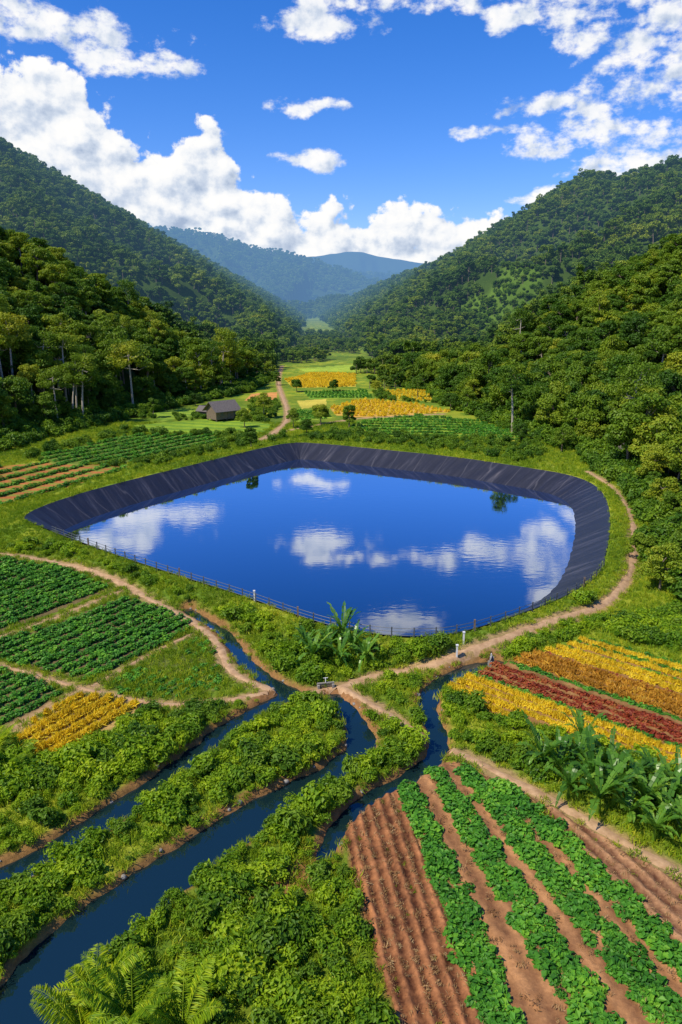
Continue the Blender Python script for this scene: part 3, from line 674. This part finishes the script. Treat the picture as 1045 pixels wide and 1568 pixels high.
# ---------- fence ----------
i0=np.argmin(np.linalg.norm(rp-np.array(G(85,815,RIM_Z)),axis=1));i1=np.argmin(np.linalg.norm(rp-np.array(G(925,868,RIM_Z)),axis=1))
seq=np.arange(min(i0,i1),max(i0,i1)+1)
if rp[seq][:,1].max()>140: seq=np.concatenate([np.arange(max(i0,i1),len(rp)),np.arange(0,min(i0,i1)+1)])
fl=rp[seq];cen=rp.mean(0);tg=nrm(np.gradient(fl,axis=0));fn=np.stack([tg[:,1],-tg[:,0]],1)
fn=np.where((((cen-fl)*fn).sum(1)>0)[:,None],-fn,fn);fl=fl+fn*.35
fz=Hgt(fl[:,0],fl[:,1]);b=MB()
for i in range(0,len(fl),7):
    wide=(i//7)%9==4
    b.box([fl[i,0],fl[i,1],fz[i]+.5],(.08 if wide else .055,.08 if wide else .055,.66 if wide else .56),.1*rng.normal(),1 if wide else 0)
for hgt in(.3,.62,.95):
    b.tube(np.column_stack([fl[::3],fz[::3]+hgt]),[.03]*len(fl[::3]),4,0)
link('pond_fence',b.mesh('pond_fence',[M_metal,M_wood]))
# ---------- huts ----------
def child(name,mb,mats,par):
    o=bpy.data.objects.new(name,mb.mesh(name,mats));scene.collection.objects.link(o);o.parent=par;return o
def hut(loc,rz,s):
    e=bpy.data.objects.new('wooden_hut',None);scene.collection.objects.link(e);e.location=loc;e.rotation_euler=(0,0,rz);e.scale=(s,)*3
    w=MB();w.box([0,0,1.3],(3.2,2.1,1.1));child('walls',w,[M_wood],e)
    st=MB()
    for a in(-3,0,3):
        for c in(-1.9,1.9): st.box([a,c,.1],(.12,.12,.3))
    child('stilts',st,[M_wood],e)
    r=MB()
    for sg in(-1,1):
        A=np.array([[-3.9,0,4.4],[3.9,0,4.4],[3.9,sg*3.0,2.05],[-3.9,sg*3.0,2.05]]);B_=A+[0,0,.14]
        r.add(np.vstack([A,B_]),[[0,1,2,3],[7,6,5,4],[0,4,5,1],[2,6,7,3],[1,5,6,2],[0,3,7,4]])
    child('roof',r,[M_thatch],e)
    gb=MB()
    for sx_ in(-3.15,3.15):
        gb.add([[sx_,-2.1,2.4],[sx_,2.1,2.4],[sx_,.05,4.2],[sx_,-.05,4.2]],[[0,1,2,3]])
    child('gables',gb,[M_wood],e)
    d=MB();d.box([.6,-2.12,1.1],(.45,.04,.85));child('door',d,[M_thatch],e)
    wn=MB();wn.box([-1.5,-2.12,1.5],(.4,.04,.35));wn.box([2.2,-2.12,1.5],(.35,.04,.35));child('windows',wn,[M_metal],e)
a=G(341,643);hut((a[0],a[1],.3),.75,1.1)
a=G(316,637);hut((a[0],a[1],.2),-.5,.6)
a=G(955,702);hut((a[0],a[1],float(Hgt(np.array([a[0]]),np.array([a[1]]))[0])+.2),.3,.7)
# ---------- sluice gate & marker posts ----------
def sluice(u,v,rz,s):
    a=G(u,v);b=MB()
    b.box([-.8*s,0,-.1],(.12*s,.3*s,.5*s));b.box([.8*s,0,-.1],(.12*s,.3*s,.5*s));b.box([0,0,.5*s],(.95*s,.08*s,.06*s))
    b.box([0,0,-.05],(.62*s,.04*s,.42*s),0,1);b.tube([[0,0,.5*s],[0,0,1.15*s]],[.04,.04],6,2);b.tube([[-.25*s,0,1.1*s],[.25*s,0,1.1*s]],[.03,.03],6,2)
    link('sluice_gate',b.mesh('sluice_gate',[M_conc,M_wood,M_white]),(a[0],a[1],0),rz)
sluice(499,1052,.2,.75);sluice(752,1012,1.2,.6)
for u,v in((710,985),(390,921),(700,998)):
    a=G(u,v,.8);b=MB();h0=float(Hgt(np.array([a[0]]),np.array([a[1]]))[0]);b.box([a[0],a[1],h0+.5],(.07,.07,.6));b.box([a[0],a[1],h0+1.14],(.11,.11,.05));link('marker_post',b.mesh('marker_post',[M_white]))
# ---------- rocks along canals ----------
b=MB()
for p,w0,w1 in canals:
    q,s=resample(p,.8)
    for i in range(len(q)):
        if rng.random()<.3:
            tgv=nrm(q[min(i+1,len(q)-1)]-q[max(i-1,0)]);nv=np.array([-tgv[1],tgv[0]])*rng.choice([-1,1]);c=q[i]+nv*((w0+(w1-w0)*i/len(q))+.25+.25*rng.random())
            r=.06+.13*rng.random();k=8
            base=np.column_stack([np.cos(np.arange(k)*.785),np.sin(np.arange(k)*.785)])*(.8+.4*rng.random((k,1)))
            hz=float(Hgt(np.array([c[0]]),np.array([c[1]]))[0]);L=[]
            for zz,sc_ in((-.5,.9),(0,1.),(.45,.75),(.65,.25)): L.append(np.column_stack([base*r*sc_+c,np.full(k,hz+zz*r)]))
            V=np.vstack(L);Qr=[[a_*k+j,a_*k+(j+1)%k,(a_+1)*k+(j+1)%k,(a_+1)*k+j] for a_ in range(3) for j in range(k)]+[[3*k,3*k+2,3*k+4,3*k+6]]
            b.add(V,Qr)
link('canal_rocks',b.mesh('canal_rocks',[M_conc]))
# ---------- sun, sky, clouds ----------
sd=Vector((-.55,-.36,.86)).normalized()
sl=bpy.data.lights.new('sun','SUN');sl.energy=5.0;sl.angle=math.radians(.5);sl.color=(1,.92,.74)
so=bpy.data.objects.new('sun',sl);scene.collection.objects.link(so);so.rotation_euler=sd.to_track_quat('Z','Y').to_euler()
W=bpy.data.worlds.new('World');scene.world=W;W.use_nodes=True;W.node_tree.nodes.clear();t=NT(W.node_tree)
W.cycles.sampling_method='NONE'
sky=t.new('ShaderNodeTexSky',sky_type='NISHITA');sky.sun_disc=False;sky.sun_elevation=math.asin(sd.z);sky.sun_rotation=math.atan2(sd.x,sd.y);sky.air_density=1.;sky.dust_density=.2;sky.ozone_density=4.
hs=t.new('ShaderNodeHueSaturation');hs.inputs['Saturation'].default_value=1.35;t.l.new(sky.outputs[0],hs.inputs['Color'])
skc=t.mix(1.,hs.outputs[0],(.85,.86,1.22),'MULTIPLY')
bg=t.new('ShaderNodeBackground');t.l.new(skc,bg.inputs[0]);bg.inputs[1].default_value=.14
tc=t.new('ShaderNodeTexCoord');sx=t.new('ShaderNodeSeparateXYZ');t.l.new(tc.outputs['Generated'],sx.inputs[0])
az=t.M('MULTIPLY',t.M('ARCTAN2',sx.outputs[0],sx.outputs[1]),57.2958);el=t.M('MULTIPLY',t.M('ARCSINE',sx.outputs[2]),57.2958)
def vec(a,e_):
    c=t.new('ShaderNodeCombineXYZ');t.l.new(a,c.inputs[0]);t.l.new(e_,c.inputs[1]);return c.outputs[0]
def dens(v_):
    n1=t.noise(v_,.25,7,.62,'2D');r=t.M('SUBTRACT',n1,.5)
    for sc_,w_ in((.42,.30),(1.25,.13)):
        vo=t.new('ShaderNodeTexVoronoi',feature='F1',voronoi_dimensions='2D');vo.inputs['Scale'].default_value=sc_
        t.l.new(v_,vo.inputs['Vector']);r=t.M('ADD',r,t.M('MULTIPLY',t.M('SUBTRACT',.4,vo.outputs['Distance']),w_))
    return r
v1=vec(az,t.M('MULTIPLY',el,1.2));v2=vec(t.M('SUBTRACT',az,.5),t.M('ADD',t.M('MULTIPLY',el,1.2),.8))
D1=dens(v1);D2=dens(v2)
fc=t.new('ShaderNodeFloatCurve');cv=fc.mapping.curves[0]
tops=[(-60,40),(0,70),(60,80),(110,110),(150,150),(200,178),(240,200),(265,240),(300,205),(345,215),(375,250),(410,272),(440,290),(500,312),(550,305),(600,286),(640,315),(690,335),(730,318),(790,340),(860,340),(950,320),(1045,300)]
pts=[((AE(u,v)[0]+40)/80,AE(u,v)[1]/30) for u,v in tops]
pts=[(0.,.5)]+pts+[(.9,.3),(1.,.35)]
cv.points[0].location=pts[0];cv.points[1].location=pts[-1]
for q in pts[1:-1]: cv.points.new(*q)
fc.mapping.update()
t.l.new(t.mr(az,-40.,40.,0.,1.),fc.inputs['Value']);top=t.M('MULTIPLY',fc.outputs[0],30.)
rel=t.M('SUBTRACT',top,el)
c1=t.M('ADD',t.M('MULTIPLY',rel,.16),t.M('MULTIPLY',D1,1.25))
a1=t.mr(c1,0.,.14,0.,1.,True)
blobs=[(1010,105,85,62),(1045,70,60,70),(885,198,100,36),(1000,235,95,48),(850,302,60,18),(930,262,70,26),(820,165,60,16),(680,2,90,18),(490,35,90,20),(900,0,110,22),(120,40,120,26),(10,20,80,36),(210,100,70,24),(460,162,62,13),(472,247,60,14),(725,202,38,10),(785,198,34,8),(290,103,30,9)]
BL=[(AE(u,v),ru,rv) for u,v,ru,rv in blobs]
# higher clouds overhead (they show in the pond)
for u,v,ru,rv in((835,858,62,62),(725,838,30,22),(620,950,75,26),(510,852,55,14)):
    a0,e0=AE(u,v);BL.append(((a0,-e0),ru,rv))
p3=vec(az,el);bm=None
for (a0,e0),ru,rv in BL:
    ra=ru/20.;re=rv/20.
    ma=t.new('ShaderNodeVectorMath',operation='MULTIPLY_ADD');t.l.new(p3,ma.inputs[0]);ma.inputs[1].default_value=(1/ra,1/re,0);ma.inputs[2].default_value=(-a0/ra,-e0/re,0)
    dt=t.new('ShaderNodeVectorMath',operation='DOT_PRODUCT');t.l.new(ma.outputs[0],dt.inputs[0]);t.l.new(ma.outputs[0],dt.inputs[1])
    q=dt.outputs['Value'];bm=q if bm is None else t.M('MINIMUM',bm,q)
bm=t.M('MAXIMUM',t.M('SUBTRACT',1.,bm),-2.2)
v3=vec(t.M('MULTIPLY',az,.8),t.M('MULTIPLY',el,1.4));n3=t.noise(v3,.34,7,.62,'2D')
c2=t.M('ADD',t.M('MULTIPLY',bm,.55),t.M('ADD',t.M('MULTIPLY',t.M('SUBTRACT',n3,.51),2.8),t.M('MULTIPLY',D1,.9)))
a2=t.M('MULTIPLY',t.mr(c2,.0,.6,0.,1.,True),.96)
al=t.M('MAXIMUM',a1,a2)
lit=t.M('ADD',.66,t.M('MULTIPLY',t.M('SUBTRACT',D1,D2),1.8))
lit=t.M('SUBTRACT',lit,t.M('MULTIPLY',t.mr(rel,1.5,9.,0.,.3),a1),clamp=True)
cc=t.ramp(lit,[(0.,(.40,.50,.68)),(.35,(.66,.74,.87)),(.65,(.95,.97,1.)),(1.,(1.08,1.06,1.03))])
bc=t.new('ShaderNodeBackground');t.l.new(cc,bc.inputs[0]);bc.inputs[1].default_value=.97
al=t.M('MULTIPLY',al,t.mr(el,-.5,1.5,.3,1.))
mx=t.new('ShaderNodeMixShader');t.l.new(al,mx.inputs[0]);t.l.new(bg.outputs[0],mx.inputs[1]);t.l.new(bc.outputs[0],mx.inputs[2])
wo=t.new('ShaderNodeOutputWorld');t.l.new(mx.outputs[0],wo.inputs[0])
# ---------- camera ----------
cd_=bpy.data.cameras.new('camera');co=bpy.data.objects.new('camera',cd_);scene.collection.objects.link(co)
cd_.sensor_fit='VERTICAL';cd_.sensor_height=24;cd_.lens=24*F/1568;cd_.clip_end=30000;cd_.clip_start=.5
co.location=(0,0,CAM_H);co.rotation_euler=(math.pi/2-PITCH,0,0);scene.camera=co
scene.view_settings.view_transform='Standard'
try: scene.view_settings.look='None'
except Exception: pass
scene.view_settings.exposure=0
